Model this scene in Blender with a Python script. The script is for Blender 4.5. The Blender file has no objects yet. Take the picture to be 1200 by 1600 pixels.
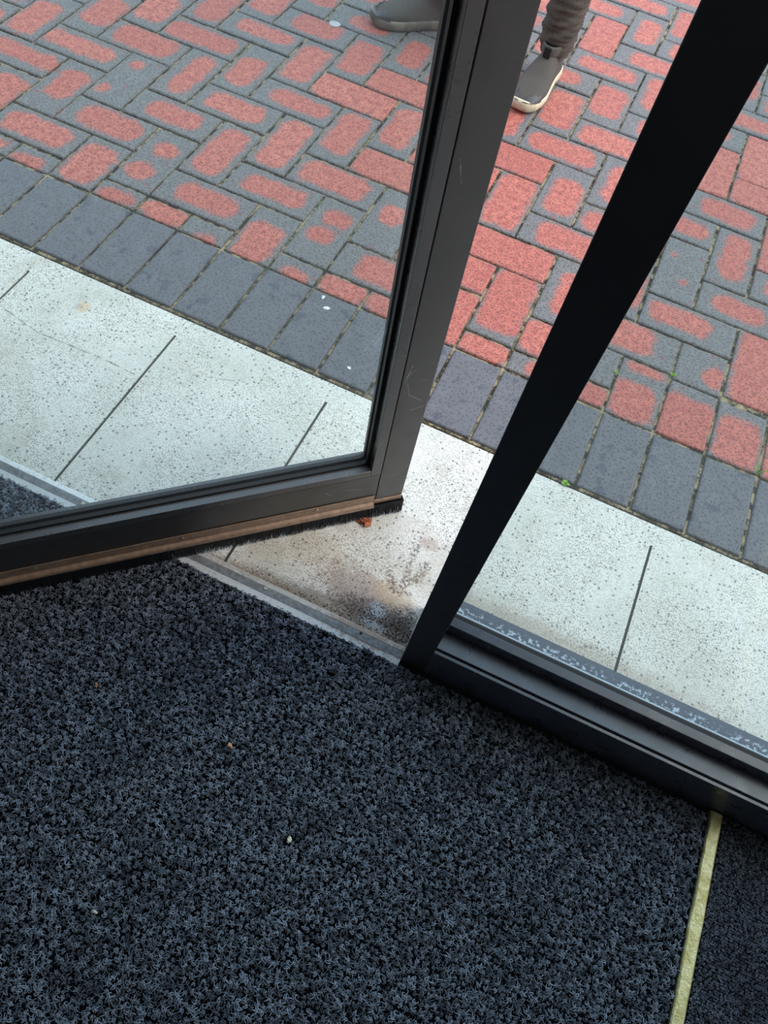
import bpy, bmesh, math, random
import numpy as np
from mathutils import Matrix, Vector
random.seed(7)
SC = bpy.context.scene
COL = SC.collection

# ---------------------------------------------------------------- camera
cam_d = bpy.data.cameras.new('camera')
cam = bpy.data.objects.new('camera', cam_d)
COL.objects.link(cam)
Rm = [[0.905566, 0.406166, 0.122387], [0.411627, -0.771615, -0.484948], [-0.102534, 0.48953, -0.865937]]
Cc = (1.2602299920177784, -0.9509378587536239, 1.25217887897487)
cam.matrix_world = Matrix((
    (Rm[0][0], -Rm[1][0], -Rm[2][0], Cc[0]),
    (Rm[0][1], -Rm[1][1], -Rm[2][1], Cc[1]),
    (Rm[0][2], -Rm[1][2], -Rm[2][2], Cc[2]),
    (0, 0, 0, 1)))
cam_d.sensor_fit = 'VERTICAL'
cam_d.sensor_height = 36.0
cam_d.lens = 36.0 * 1154.407 / 1600.0
cam_d.clip_start = 0.02
SC.camera = cam

# ---------------------------------------------------------------- world / sun / exposure
SC.view_settings.view_transform = 'Standard'
SC.view_settings.look = 'None'
SC.view_settings.gamma = 1.0
SC.view_settings.use_curve_mapping = False
SC.view_settings.exposure = 1.18
world = bpy.data.worlds.new('overcast_sky')
SC.world = world
world.use_nodes = True
wn = world.node_tree.nodes
wl = world.node_tree.links
bg = wn['Background']
tc = wn.new('ShaderNodeTexCoord')
sx = wn.new('ShaderNodeSeparateXYZ')
cr = wn.new('ShaderNodeValToRGB')
wl.new(tc.outputs['Generated'], sx.inputs[0])
wl.new(sx.outputs['Z'], cr.inputs[0])
wl.new(cr.outputs[0], bg.inputs['Color'])
cr.color_ramp.elements[0].position = 0.0
cr.color_ramp.elements[0].color = (0.86, 0.93, 1.0, 1)
cr.color_ramp.elements[1].position = 0.9
cr.color_ramp.elements[1].color = (0.60, 0.78, 1.0, 1)
bg.inputs['Strength'].default_value = 0.95
sun_d = bpy.data.lights.new('hazy_sun', 'SUN')
sun_d.energy = 1.15
sun_d.angle = math.radians(42)
sun_d.color = (1.0, 0.87, 0.73)
sun = bpy.data.objects.new('hazy_sun', sun_d)
COL.objects.link(sun)
sun.location = (3, 4, 6)
sun.rotation_euler = Vector((0.72, 0.12, 1.0)).to_track_quat('Z', 'Y').to_euler()

# ---------------------------------------------------------------- node helper
class M:
    def __init__(s, name, rough=0.6, metal=0.0, spec=0.5):
        s.m = bpy.data.materials.new(name)
        s.m.use_nodes = True
        s.t = s.m.node_tree
        s.b = s.t.nodes['Principled BSDF']
        s.b.inputs['Roughness'].default_value = rough
        s.b.inputs['Metallic'].default_value = metal
        s.b.inputs['Specular IOR Level'].default_value = spec
        s._pos = None
    def new(s, k): return s.t.nodes.new(k)
    def put(s, sock, v):
        if v is None: return
        if hasattr(v, 'is_output'): s.t.links.new(v, sock)
        elif isinstance(v, (tuple, list)) and len(v) == 3 and len(sock.default_value) == 4: sock.default_value = (*v, 1)
        else: sock.default_value = v
    def pos(s):
        if s._pos is None: s._pos = s.new('ShaderNodeNewGeometry').outputs['Position']
        return s._pos
    def obj(s): return s.new('ShaderNodeTexCoord').outputs['Object']
    def rnd(s): return s.new('ShaderNodeObjectInfo').outputs['Random']
    def attr(s, name, ty='OBJECT'):
        n = s.new('ShaderNodeAttribute'); n.attribute_type = ty; n.attribute_name = name
        return n
    def f(s, op, a, b=None, c=None, clamp=False):
        n = s.new('ShaderNodeMath'); n.operation = op; n.use_clamp = clamp
        for i, v in enumerate((a, b, c)): s.put(n.inputs[i], v)
        return n.outputs[0]
    def v(s, op, a, b=None, out=0):
        n = s.new('ShaderNodeVectorMath'); n.operation = op
        s.put(n.inputs[0], a)
        if b is not None: s.put(n.inputs[3] if op == 'SCALE' else n.inputs[1], b)
        return n.outputs[out]
    def mix(s, fac, a, b, mode='MIX'):
        n = s.new('ShaderNodeMix'); n.data_type = 'RGBA'; n.blend_type = mode
        s.put(n.inputs[0], fac); s.put(n.inputs[6], a); s.put(n.inputs[7], b)
        return n.outputs[2]
    def noise(s, scale, detail=3, vec=None, rough=0.55, dist=0.0):
        n = s.new('ShaderNodeTexNoise')
        s.put(n.inputs['Vector'], vec if vec is not None else s.pos())
        n.inputs['Scale'].default_value = scale; n.inputs['Detail'].default_value = detail
        n.inputs['Roughness'].default_value = rough; n.inputs['Distortion'].default_value = dist
        return n.outputs['Fac']
    def vor(s, scale, vec=None, feature='F1', out='Distance', rnd=1.0):
        n = s.new('ShaderNodeTexVoronoi'); n.feature = feature; n.voronoi_dimensions = '2D'
        s.put(n.inputs['Vector'], vec if vec is not None else s.pos())
        n.inputs['Scale'].default_value = scale; n.inputs['Randomness'].default_value = rnd
        return n.outputs[out]
    def mr(s, v, a, b, c=0.0, d=1.0, smooth=True):
        n = s.new('ShaderNodeMapRange'); n.interpolation_type = 'SMOOTHSTEP' if smooth else 'LINEAR'
        s.put(n.inputs[0], v)
        for i, q in enumerate((a, b, c, d)): s.put(n.inputs[i + 1], q)
        return n.outputs[0]
    def bump(s, h, dist, strength=1.0):
        n = s.new('ShaderNodeBump'); n.inputs['Distance'].default_value = dist; n.inputs['Strength'].default_value = strength
        s.put(n.inputs['Height'], h)
        s.t.links.new(n.outputs[0], s.b.inputs['Normal'])
    def color(s, c): s.put(s.b.inputs['Base Color'], c)
    def rough(s, r): s.put(s.b.inputs['Roughness'], r)
    def spot(s, cx, cy, rx, ry, soft, amt, wob, ang=0.0):
        """irregular stain: 1 inside the ellipse, edge broken up by the noise wob (-0.5..0.5)"""
        d = s.v('SUBTRACT', s.pos(), (cx, cy, 0))
        if ang:
            n = s.new('ShaderNodeVectorRotate'); n.rotation_type = 'Z_AXIS'
            s.put(n.inputs['Vector'], d); n.inputs['Angle'].default_value = -ang; d = n.outputs[0]
        d = s.v('MULTIPLY', d, (1 / rx, 1 / ry, 0))
        l = s.v('LENGTH', d, out=1)
        l = s.f('ADD', l, s.f('MULTIPLY', wob, amt))
        return s.mr(l, 1 + soft, 1 - soft)
    def seg(s, a, b, wob, w, amt, p=None):
        """thin line from a to b"""
        p = p if p is not None else s.pos()
        ax, ay = a; bx, by = b
        L2 = (bx - ax) ** 2 + (by - ay) ** 2
        d = s.v('SUBTRACT', p, (ax, ay, 0))
        t = s.f('DIVIDE', s.v('DOT_PRODUCT', d, (bx - ax, by - ay, 0), out=1), L2, clamp=True)
        e = s.v('SCALE', (bx - ax, by - ay, 0), t)
        l = s.v('LENGTH', s.v('MULTIPLY', s.v('SUBTRACT', d, e), (1, 1, 0)), out=1)
        l = s.f('ADD', l, s.f('MULTIPLY', wob, amt))
        return s.mr(l, w * 1.4, w * 0.5)

def lin(r, g, b):
    f = lambda c: (c / 255 / 12.92) if c <= 10 else ((c / 255 + 0.055) / 1.055) ** 2.4
    return (f(r), f(g), f(b))

# ---------------------------------------------------------------- materials
def mat_plain(name, col, rough=0.5, metal=0.0, spec=0.5, nscale=0, namt=0.0):
    m = M(name, rough, metal, spec)
    if nscale:
        n = m.noise(nscale, 4)
        m.color(m.mix(m.mr(n, 0.3, 0.7), tuple(c * (1 - namt) for c in col), tuple(min(1, c * (1 + namt)) for c in col)))
    else: m.color(col)
    return m

# red brick with a kiln-flashed grey rim
def mat_brick():
    m = M('flashed_red_brick', 0.62)
    o = m.obj()
    def sdf(cn, hn):
        c = m.attr(cn).outputs['Vector']; h = m.attr(hn).outputs['Vector']
        q = m.v('SUBTRACT', m.v('ABSOLUTE', m.v('MULTIPLY', m.v('SUBTRACT', o, c), (1, 1, 0))), m.v('SUBTRACT', h, (.030, .030, 0)))
        q = m.v('MAXIMUM', q, (-.05, -.05, 0))
        qp = m.v('MAXIMUM', q, (0, 0, 0))
        s_ = m.new('ShaderNodeSeparateXYZ'); m.put(s_.inputs[0], q)
        inner = m.f('MINIMUM', m.f('MAXIMUM', s_.outputs[0], s_.outputs[1]), 0.0)
        return m.f('ADD', m.f('SUBTRACT', m.v('LENGTH', qp, out=1), .030), inner)
    d = m.f('MINIMUM', sdf('patch_centre', 'patch_size'), sdf('spot_centre', 'spot_size'))
    n1 = m.noise(28, 2); n2 = m.noise(420, 2)
    d = m.f('ADD', d, m.f('MULTIPLY', m.f('SUBTRACT', n1, .5), .030))
    d = m.f('ADD', d, m.f('MULTIPLY', m.f('SUBTRACT', n2, .5), .026))
    mask = m.mr(d, .009, -.010)
    r = m.rnd()
    red = m.mix(r, lin(180, 100, 86), lin(196, 114, 97))
    red = m.mix(m.mr(m.noise(55, 3), .35, .7), red, lin(166, 84, 74))
    grey = m.mix(m.noise(40, 3), lin(95, 94, 94), lin(122, 121, 121))
    col = m.mix(mask, grey, red)
    # darker damp blots
    col = m.mix(m.f('MULTIPLY', m.mr(m.noise(30, 2), .66, .70), .45), col, lin(150, 62, 58))
    # wire-cut drag marks and pits
    pits = m.mr(m.vor(210), .24, .13)
    gate = m.mr(m.noise(60, 1), .38, .50)
    pits = m.f('MAXIMUM', m.f('MULTIPLY', pits, gate), m.mr(m.vor(92, vec=m.v('MULTIPLY', m.pos(), (1, 1.5, 1))), .27, .19))
    sp = m.v('MULTIPLY', o, (70, 300, 1))
    drag = m.mr(m.noise(1.0, 1, vec=sp), .68, .74)
    dark = m.f('MAXIMUM', pits, m.f('MULTIPLY', drag, .6))
    col = m.mix(m.f('MULTIPLY', dark, .58), col, lin(54, 44, 44))
    lite = m.mr(m.vor(300, vec=m.v('ADD', m.pos(), (3, 5, 0))), .10, .05)
    col = m.mix(m.f('MULTIPLY', lite, .35), col, lin(225, 205, 195))
    m.color(col)
    m.bump(m.f('SUBTRACT', m.noise(700, 2), m.f('MULTIPLY', dark, 1.5)), .0012, .6)
    return m.m

def mat_soldier():
    m = M('grey_paver', 0.55)
    o = m.obj()
    col = m.mix(m.noise(26, 3), lin(80, 80, 85), lin(108, 108, 113))
    col = m.mix(m.f('MULTIPLY', m.rnd(), .35), col, lin(96, 96, 100))
    col = m.mix(m.f('MULTIPLY', m.mr(m.noise(24, 2), .60, .66), .6), col, lin(62, 66, 80))   # damp blots
    sp = m.v('MULTIPLY', o, (60, 420, 1))
    drag = m.mr(m.noise(1.0, 1, vec=sp), .68, .74)
    pits = m.f('MAXIMUM', m.mr(m.vor(92), .22, .14), m.f('MULTIPLY', m.mr(m.vor(220), .22, .12), m.mr(m.noise(60, 1), .42, .54)))
    dark = m.f('MAXIMUM', pits, m.f('MULTIPLY', drag, .6))
    col = m.mix(m.f('MULTIPLY', dark, .55), col, lin(50, 50, 56))
    lite = m.mr(m.vor(330, vec=m.v('ADD', m.pos(), (1, 2, 0))), .12, .05)
    col = m.mix(m.f('MULTIPLY', lite, .45), col, lin(185, 185, 188))
    m.color(col)
    m.bump(m.f('SUBTRACT', m.noise(700, 2), m.f('MULTIPLY', dark, 1.5)), .0012, .6)
    return m.m

def mat_sand():
    m = M('joint_sand', 0.95, spec=.1)
    c = m.mix(m.mr(m.noise(34, 4, rough=.7), .42, .58), lin(64, 58, 48), lin(166, 152, 122))
    c = m.mix(m.f('MULTIPLY', m.mr(m.noise(14, 3), .5, .62), .6), c, lin(66, 72, 50))
    c = m.mix(m.mr(m.vor(400), .2, .1), c, lin(50, 46, 40))
    m.color(c); m.bump(m.noise(500, 2), .002, .8)
    return m.m

def mat_terrazzo():
    m = M('white_terrazzo', 0.5)
    p = m.pos()
    w = m.f('SUBTRACT', m.noise(45, 5, rough=.65), .5)
    wf = m.f('SUBTRACT', m.noise(260, 4, rough=.7), .5)
    fine = m.f('ADD', m.f('MULTIPLY', w, 1.0), m.f('MULTIPLY', wf, 1.4))
    base = m.mix(m.mr(m.noise(5, 3), .35, .7), lin(220, 218, 211), lin(206, 205, 196))
    col = base
    speck = m.mr(m.noise(520, 2), .38, .58)
    # general grime
    col = m.mix(m.f('MULTIPLY', m.mr(m.noise(9, 5, rough=.7), .50, .75), .40), col, lin(164, 152, 132))
    def st(cx, cy, rx, ry, soft, amt, c, fac, ang=0.0, wob=None):
        nonlocal col
        k = m.f('MULTIPLY', m.spot(cx, cy, rx, ry, soft, amt, wob if wob is not None else fine, ang), m.f('MULTIPLY', m.mr(speck, 0, 1, .68, 1.0), fac))
        col = m.mix(k, col, c)
    st(1.025, -.372, .062, .034, .3, 1.2, lin(160, 142, 116), .38, -.2)
    st(.97, -.41, .10, .03, .5, 1.2, lin(186, 172, 148), .25, -.1)
    st(1.218, -.267, .020, .013, .3, 1.5, lin(150, 120, 100), .55)
    st(1.12, -.463, .19, .018, .45, 1.6, lin(112, 92, 74), .8, .06)
    st(1.05, -.478, .42, .010, .5, 1.2, lin(128, 108, 84), .75, .02)
    st(1.145, -.415, .078, .042, .35, 1.6, lin(140, 112, 98), .75, -.1)
    st(1.205, -.400, .045, .026, .4, 1.3, lin(190, 160, 118), .55, -.3)
    st(1.180, -.445, .072, .026, .3, 1.6, lin(74, 58, 52), .92, .05)
    st(1.238, -.447, .026, .034, .3, 1.6, lin(78, 66, 56), .9)
    st(1.182, -.436, .017, .013, .3, 2.6, lin(170, 182, 194), .85)
    st(1.190, -.465, .024, .007, .3, 2.6, lin(178, 184, 188), .75)
    gate = m.mr(m.noise(170, 3, rough=.7), .44, .54)
    for a, b, ww in (((1.198, -.275), (1.206, -.365), .006), ((1.232, -.312), (1.224, -.350), .009), ((1.224, -.348), (1.206, -.368), .008), ((1.172, -.352), (1.196, -.388), .007), ((1.196, -.388), (1.225, -.380), .005)):
        col = m.mix(m.f('MULTIPLY', m.f('MULTIPLY', m.seg(a, b, fine, ww, .022), gate), .8), col, lin(80, 56, 50))
    st(.322, -.089, .013, .017, .4, .8, lin(214, 178, 130), .7)
    st(.312, -.092, .008, .010, .4, .8, lin(150, 158, 160), .5)
    # grime along the right-hand window frame and at the far left
    st(1.5, -.345, .30, .028, .6, 1.6, lin(156, 142, 120), .7, -.01)
    st(.22, -.35, .10, .10, .7, 1.4, lin(178, 168, 150), .5)
    # hairline cracks
    cw = m.f('SUBTRACT', m.noise(60, 3), .5)
    pts = [(.10, -.160), (.1756, -.1727), (.2872, -.1944), (.3627, -.1908), (.4376, -.1872), (.5167, -.1907)]
    for a, b in zip(pts, pts[1:]):
        col = m.mix(m.f('MULTIPLY', m.seg(a, b, cw, .0011, .010), .6), col, lin(108, 98, 82))
    pts = [(.6174, -.1326), (.6558, -.1203), (.719, -.0977)]
    for a, b in zip(pts, pts[1:]):
        col = m.mix(m.f('MULTIPLY', m.seg(a, b, cw, .0009, .010), .4), col, lin(120, 112, 98))
    # marble chips in the binder: fine grey ones everywhere, a few larger dark ones
    v = m.new('ShaderNodeTexVoronoi'); v.voronoi_dimensions = '2D'; m.put(v.inputs['Vector'], p); v.inputs['Scale'].default_value = 290
    sc = m.new('ShaderNodeSeparateColor'); m.put(sc.inputs[0], v.outputs['Color'])
    chip = m.f('MULTIPLY', m.mr(v.outputs['Distance'], .42, .28), m.mr(sc.outputs[0], .40, .46))
    dens = m.mr(m.noise(7, 3), .35, .65, .45, .95)
    col = m.mix(m.f('MULTIPLY', m.f('MULTIPLY', chip, .85), dens), col, m.mix(sc.outputs[1], lin(88, 88, 84), lin(140, 126, 106)))
    v2 = m.new('ShaderNodeTexVoronoi'); v2.voronoi_dimensions = '2D'; m.put(v2.inputs['Vector'], p); v2.inputs['Scale'].default_value = 100
    s2 = m.new('ShaderNodeSeparateColor'); m.put(s2.inputs[0], v2.outputs['Color'])
    big = m.f('MULTIPLY', m.mr(v2.outputs['Distance'], .26, .18), m.mr(s2.outputs[0], .80, .84))
    col = m.mix(m.f('MULTIPLY', big, .7), col, lin(70, 70, 66))
    m.color(col)
    m.bump(m.noise(600, 3), .0006, .5)
    return m.m

def mat_metal_dark(name, base, rough, scr=False, spec=.8):
    m = M(name, rough, 0.0, spec)
    n = m.noise(12, 4)
    c = m.mix(n, tuple(x * .8 for x in base), tuple(x * 1.2 for x in base))
    dust = m.mr(m.noise(340, 2), .66, .74)
    c = m.mix(m.f('MULTIPLY', dust, .05), c, lin(150, 150, 150))
    if scr:
        o = m.obj()
        sw = m.v('MULTIPLY', o, (1, 0, 1))
        n_ = m.new('ShaderNodeCombineXYZ'); s_ = m.new('ShaderNodeSeparateXYZ'); m.put(s_.inputs[0], o)
        m.put(n_.inputs[0], s_.outputs[0]); m.put(n_.inputs[1], s_.outputs[2])
        w = m.f('SUBTRACT', m.noise(70, 3, vec=o), .5)
        for a, b in (((.166, .40), (.172, .44)), ((.17, .40), (.178, .37)), ((.178, .37), (.20, .352)), ((.19, .405), (.20, .40)), ((.165, .415), (.18, .43)), ((.185, .33), (.205, .335)), ((.20, .44), (.211, .436)),
                     ((.17, .77), (.178, .74)), ((.10, .115), (.128, .108)), ((.06, .12), (.075, .105)), ((.17, .135), (.20, .140)), ((.1605, .06), (.161, .16))):
            c = m.mix(m.f('MULTIPLY', m.seg(a, b, w, .0008, .006, p=n_.outputs[0]), .28), c, lin(165, 165, 165))
    m.color(c)
    m.rough(m.mr(m.noise(30, 4), .3, .7, rough - .05, rough + .08))
    m.bump(m.noise(900, 2), .0002, .35)
    return m.m

def mat_alu():
    m = M('brushed_aluminium', 0.42, .85)
    sp = m.v('MULTIPLY', m.pos(), (12, 500, 500))
    n = m.noise(1.0, 3, vec=sp)
    c = m.mix(n, lin(206, 210, 212), lin(232, 235, 236))
    c = m.mix(m.f('MULTIPLY', m.mr(m.noise(150, 4, rough=.7), .52, .7), .5), c, lin(120, 116, 108))
    w = m.f('SUBTRACT', m.noise(120, 4, rough=.7), .5)
    c = m.mix(m.f('MULTIPLY', m.spot(1.18, -.492, .09, .016, .4, 2.4, w), .8), c, lin(132, 106, 92))
    c = m.mix(m.f('MULTIPLY', m.spot(1.10, -.480, .30, .010, .4, 2.4, w), .5), c, lin(142, 124, 104))
    m.color(c); m.put(m.b.inputs['Metallic'], .15)
    m.rough(m.mr(m.noise(80, 3), .3, .7, .35, .6))
    return m.m

def mat_brass():
    m = M('worn_brass', 0.42, .35)
    c = m.mix(m.mr(m.noise(60, 4, rough=.65), .35, .7), lin(190, 180, 118), lin(232, 226, 178))
    c = m.mix(m.f('MULTIPLY', m.mr(m.vor(260), .22, .12), .4), c, lin(96, 84, 48))
    m.color(c)
    m.bump(m.noise(220, 4), .0012, .7)
    return m.m

def mat_fibre(name, lo, hi, instance=True):
    m = M(name, 0.8, spec=.25)
    r = m.attr('tuft_tone', 'INSTANCER').outputs['Fac'] if instance else m.noise(300, 2)
    n = m.noise(700, 2)
    k = m.f('MULTIPLY', m.f('ADD', m.f('MULTIPLY', r, .55), m.f('MULTIPLY', m.mr(n, .3, .75), .65)), 1.0, clamp=True)
    k = m.f('POWER', k, 1.5)
    big = m.noise(6, 3)
    c = m.mix(k, lo, hi)
    c = m.mix(m.f('MULTIPLY', m.mr(big, .5, .7), .3), c, lo)
    m.color(c)
    return m.m

def mat_glass(name, tint, dust=.025):
    m = bpy.data.materials.new(name); m.use_nodes = True
    t = m.node_tree; t.nodes.clear()
    out = t.nodes.new('ShaderNodeOutputMaterial'); mx = t.nodes.new('ShaderNodeMixShader')
    tr = t.nodes.new('ShaderNodeBsdfTransparent'); gl = t.nodes.new('ShaderNodeBsdfGlossy'); fr = t.nodes.new('ShaderNodeFresnel')
    tr.inputs[0].default_value = (*tint, 1); gl.inputs['Roughness'].default_value = 0.0
    gl.inputs[0].default_value = (1, 1, 1, 1); fr.inputs[0].default_value = 1.5
    ge = t.nodes.new('ShaderNodeNewGeometry'); mp = t.nodes.new('ShaderNodeMapRange')     # same reflectance from either side of the sheet
    mp.inputs[3].default_value = 1.5; mp.inputs[4].default_value = 1 / 1.5
    t.links.new(ge.outputs['Backfacing'], mp.inputs[0]); t.links.new(mp.outputs[0], fr.inputs[0])
    t.links.new(fr.outputs[0], mx.inputs[0]); t.links.new(tr.outputs[0], mx.inputs[1]); t.links.new(gl.outputs[0], mx.inputs[2])
    df = t.nodes.new('ShaderNodeBsdfDiffuse'); df.inputs[0].default_value = (.8, .82, .85, 1)      # light film of dust
    tl = t.nodes.new('ShaderNodeBsdfTranslucent'); tl.inputs[0].default_value = (.8, .82, .85, 1)
    ad = t.nodes.new('ShaderNodeMixShader'); ad.inputs[0].default_value = .5
    t.links.new(df.outputs[0], ad.inputs[1]); t.links.new(tl.outputs[0], ad.inputs[2])
    m2 = t.nodes.new('ShaderNodeMixShader'); m2.inputs[0].default_value = dust
    t.links.new(mx.outputs[0], m2.inputs[1]); t.links.new(ad.outputs[0], m2.inputs[2])
    t.links.new(m2.outputs[0], out.inputs[0])
    return m

def mat_residue():
    m = M('limescaled_ledge', 0.5)
    w = m.noise(150, 4, rough=.6)
    s_ = m.new('ShaderNodeSeparateXYZ'); m.put(s_.inputs[0], m.pos())
    y = s_.outputs[1]
    band = m.f('ABSOLUTE', m.f('ADD', y, .4085))
    mk = m.f('MULTIPLY', m.mr(w, .53, .60), m.mr(band, .013, .004))
    line = m.mr(m.f('ADD', m.f('ABSOLUTE', m.f('ADD', y, .4165)), m.f('MULTIPLY', m.f('SUBTRACT', w, .5), .006)), .003, .001)
    base = m.mix(m.noise(30, 3), lin(60, 68, 80), lin(78, 86, 98))
    tan = m.mr(y, -.4165, -.4195)
    base = m.mix(tan, base, m.mix(w, lin(110, 98, 82), lin(150, 140, 122)))
    m.color(m.mix(m.f('MAXIMUM', m.f('MULTIPLY', mk, .7), m.f('MULTIPLY', line, .8)), base, lin(190, 208, 222)))
    return m.m

MAT = dict(
    brick=mat_brick(), soldier=mat_soldier(), sand=mat_sand(), terrazzo=mat_terrazzo(),
    groove=mat_plain('score_line_dirt', lin(70, 72, 64), .9).m,
    stile=mat_metal_dark('bronze_anodised', lin(54, 51, 49), .34, True),
    frame=mat_metal_dark('black_anodised', lin(60, 66, 80), .30, spec=1.0),
    bead=mat_metal_dark('bronze_bead', lin(62, 61, 62), .30, spec=1.0),
    post=mat_metal_dark('black_powder_coat', lin(38, 38, 44), .45),
    carrier=mat_plain('brown_anodised', lin(150, 124, 104), .45, .1, .5, 90, .2).m,
    rib=mat_plain('grey_ribbed_metal', lin(160, 164, 166), .5, .1, .5, 140, .25).m,
    gasket=mat_plain('black_rubber', lin(20, 20, 22), .6).m,
    bristle=mat_plain('black_bristle', lin(30, 30, 34), .7, nscale=420, namt=.75).m,
    alu=mat_alu(), brass=mat_brass(),
    screw=mat_plain('zinc_screw', lin(170, 165, 150), .35, .9).m,
    screwhole=mat_plain('screw_recess', lin(40, 36, 32), .7).m,
    glass=mat_glass('clear_glass', (.90, .955, .95)),
    residue=mat_residue(),
    tuft=mat_fibre('loop_fibre', lin(18, 23, 30), lin(166, 178, 196)),
    tuft2=mat_fibre('fine_loop_fibre', lin(32, 35, 42), lin(150, 159, 176)),
    backing=mat_plain('carpet_backing', lin(14, 16, 20), .95, spec=.1).m,
    plaster=mat_plain('interior_paint', lin(196, 194, 190), .8).m,
    ceiling=mat_plain('ceiling_paint', lin(205, 205, 205), .9).m,
    ground=mat_plain('far_paving', lin(128, 98, 90), .85, nscale=3, namt=.15).m,
    concrete=mat_plain('subfloor_concrete', lin(60, 60, 60), .9).m,
)

# ---------------------------------------------------------------- mesh helpers
def mesh_obj(name, verts, faces, mat, parent=None, smooth=False, loc=(0, 0, 0)):
    me = bpy.data.meshes.new(name)
    me.from_pydata(verts, [], faces); me.update()
    if mat is not None: me.materials.append(mat)
    if smooth: me.polygons.foreach_set('use_smooth', [True] * len(me.polygons))
    o = bpy.data.objects.new(name, me); COL.objects.link(o)
    o.location = loc
    if parent: o.parent = parent
    return o

def bm_obj(name, bm, mat, parent=None, smooth=False, loc=(0, 0, 0)):
    me = bpy.data.meshes.new(name)
    bmesh.ops.recalc_face_normals(bm, faces=bm.faces)
    bm.to_mesh(me); bm.free()
    if mat is not None: me.materials.append(mat)
    if smooth: me.polygons.foreach_set('use_smooth', [True] * len(me.polygons))
    o = bpy.data.objects.new(name, me); COL.objects.link(o)
    o.location = loc
    if parent: o.parent = parent
    return o

def add_box(bm, x0, x1, y0, y1, z0, z1, bev=0.0, seg=2):
    r = bmesh.ops.create_cube(bm, size=1.0)
    vs = r['verts']
    for v in vs:
        v.co = Vector((x0 + (v.co.x + .5) * (x1 - x0), y0 + (v.co.y + .5) * (y1 - y0), z0 + (v.co.z + .5) * (z1 - z0)))
    if bev:
        es = list({e for v in vs for e in v.link_edges})
        bmesh.ops.bevel(bm, geom=es, offset=bev, segments=seg, affect='EDGES', profile=.5)

def box(name, x0, x1, y0, y1, z0, z1, mat, parent=None, bev=0.0):
    bm = bmesh.new(); add_box(bm, x0, x1, y0, y1, z0, z1, bev)
    return bm_obj(name, bm, mat, parent)

def prism_x(name, prof, x0, x1, mat, parent=None, bev=0.0):
    """extrude a closed (y,z) outline along x"""
    bm = bmesh.new()
    a = [bm.verts.new((x0, y, z)) for y, z in prof]
    b = [bm.verts.new((x1, y, z)) for y, z in prof]
    n = len(prof)
    bm.faces.new(a); bm.faces.new(b[::-1])
    for i in range(n): bm.faces.new((a[i], a[(i + 1) % n], b[(i + 1) % n], b[i]))
    if bev:
        es = [e for e in bm.edges if abs(e.verts[0].co.x - e.verts[1].co.x) > .01]
        bmesh.ops.bevel(bm, geom=es, offset=bev, segments=2, affect='EDGES', profile=.5)
    return bm_obj(name, bm, mat, parent)

def empty(name, loc=(0, 0, 0), rz=0.0):
    o = bpy.data.objects.new(name, None); COL.objects.link(o)
    o.location = loc; o.rotation_euler = (0, 0, rz); o.empty_display_size = .1
    return o

def tag(o, label, cat, group=None, kind=None):
    o['label'] = label; o['category'] = cat
    if group: o['group'] = group
    if kind: o['kind'] = kind
    return o

def struct(o): o['kind'] = 'structure'; return o

# ---------------------------------------------------------------- setting: ground, pavement
L = 1.87138 * .12          # inner edge of the soldier course
P = 0.12
ground = box('ground', -14, 16, 4.2, 22, -.30, -.006, MAT['ground']); struct(ground)
ground['label'] = 'brick coloured paving further out beyond the herringbone'
pave = box('brick_pavement', -14, 16, .0, 4.2, -.12, -.0062, MAT['sand']); struct(pave)
pave['label'] = 'red and grey herringbone brick pavement with sandy joints outside the door'

def brick_mesh(name, lx, ly, mat, h=.05, bev=.0035):
    """box whose four upper edges are chamfered, sides running down"""
    hx, hy = lx / 2, ly / 2
    v = []
    for z, i in ((-h, 0), (-bev, 0), (-bev * .25, bev * .65), (0, bev * 1.7)):
        v += [(-hx + i, -hy + i, z), (hx - i, -hy + i, z), (hx - i, hy - i, z), (-hx + i, hy - i, z)]
    f = []
    for k in range(3):
        for j in range(4):
            f.append((k * 4 + j, k * 4 + (j + 1) % 4, k * 4 + 4 + (j + 1) % 4, k * 4 + 4 + j))
    f.append((12, 13, 14, 15))
    me = bpy.data.meshes.new(name); me.from_pydata(v, [], f); me.update(); me.materials.append(mat)
    return me

J = .0065
meshes = {}
def get_brick(lx, ly, mat, key):
    k = (round(lx, 4), round(ly, 4), key)
    if k not in meshes: meshes[k] = brick_mesh('brick', lx, ly, mat)
    return meshes[k]

extra_v, extra_f = [], []
n_bricks = 0
def place_brick(x0, x1, y0, y1, key, patch=None, spot=None, show=True):
    global n_bricks
    lx, ly = x1 - x0 - J, y1 - y0 - J
    me = get_brick(lx, ly, MAT['soldier' if key == 'S' else 'brick'], key)
    jit = lambda s: random.uniform(-s, s)
    loc = ((x0 + x1) / 2 + jit(.0012), (y0 + y1) / 2 + jit(.0012), jit(.0010))
    if not show:
        b = len(extra_v)
        extra_v.extend([(v.co.x + loc[0], v.co.y + loc[1], v.co.z + loc[2]) for v in me.vertices])
        extra_f.extend([tuple(b + i for i in p.vertices) for p in me.polygons])
        return
    o = bpy.data.objects.new('brick', me); COL.objects.link(o); o.parent = pave
    o.location = loc
    o.rotation_euler = (jit(.006), jit(.006), jit(.006))
    n_bricks += 1
    if key != 'S':
        patch = patch or (jit(.15), jit(.15), random.uniform(.55, .95), random.uniform(.55, .85))
        spot = spot or (0, 0, -2, -2)
        o['patch_centre'] = [patch[0] * lx / 2, patch[1] * ly / 2, 0.0]
        o['patch_size'] = [patch[2] * lx / 2, patch[3] * ly / 2, 0.0]
        o['spot_centre'] = [spot[0] * lx / 2, spot[1] * ly / 2, 0.0]
        o['spot_size'] = [spot[2] * lx / 2, spot[3] * ly / 2, 0.0]

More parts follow.
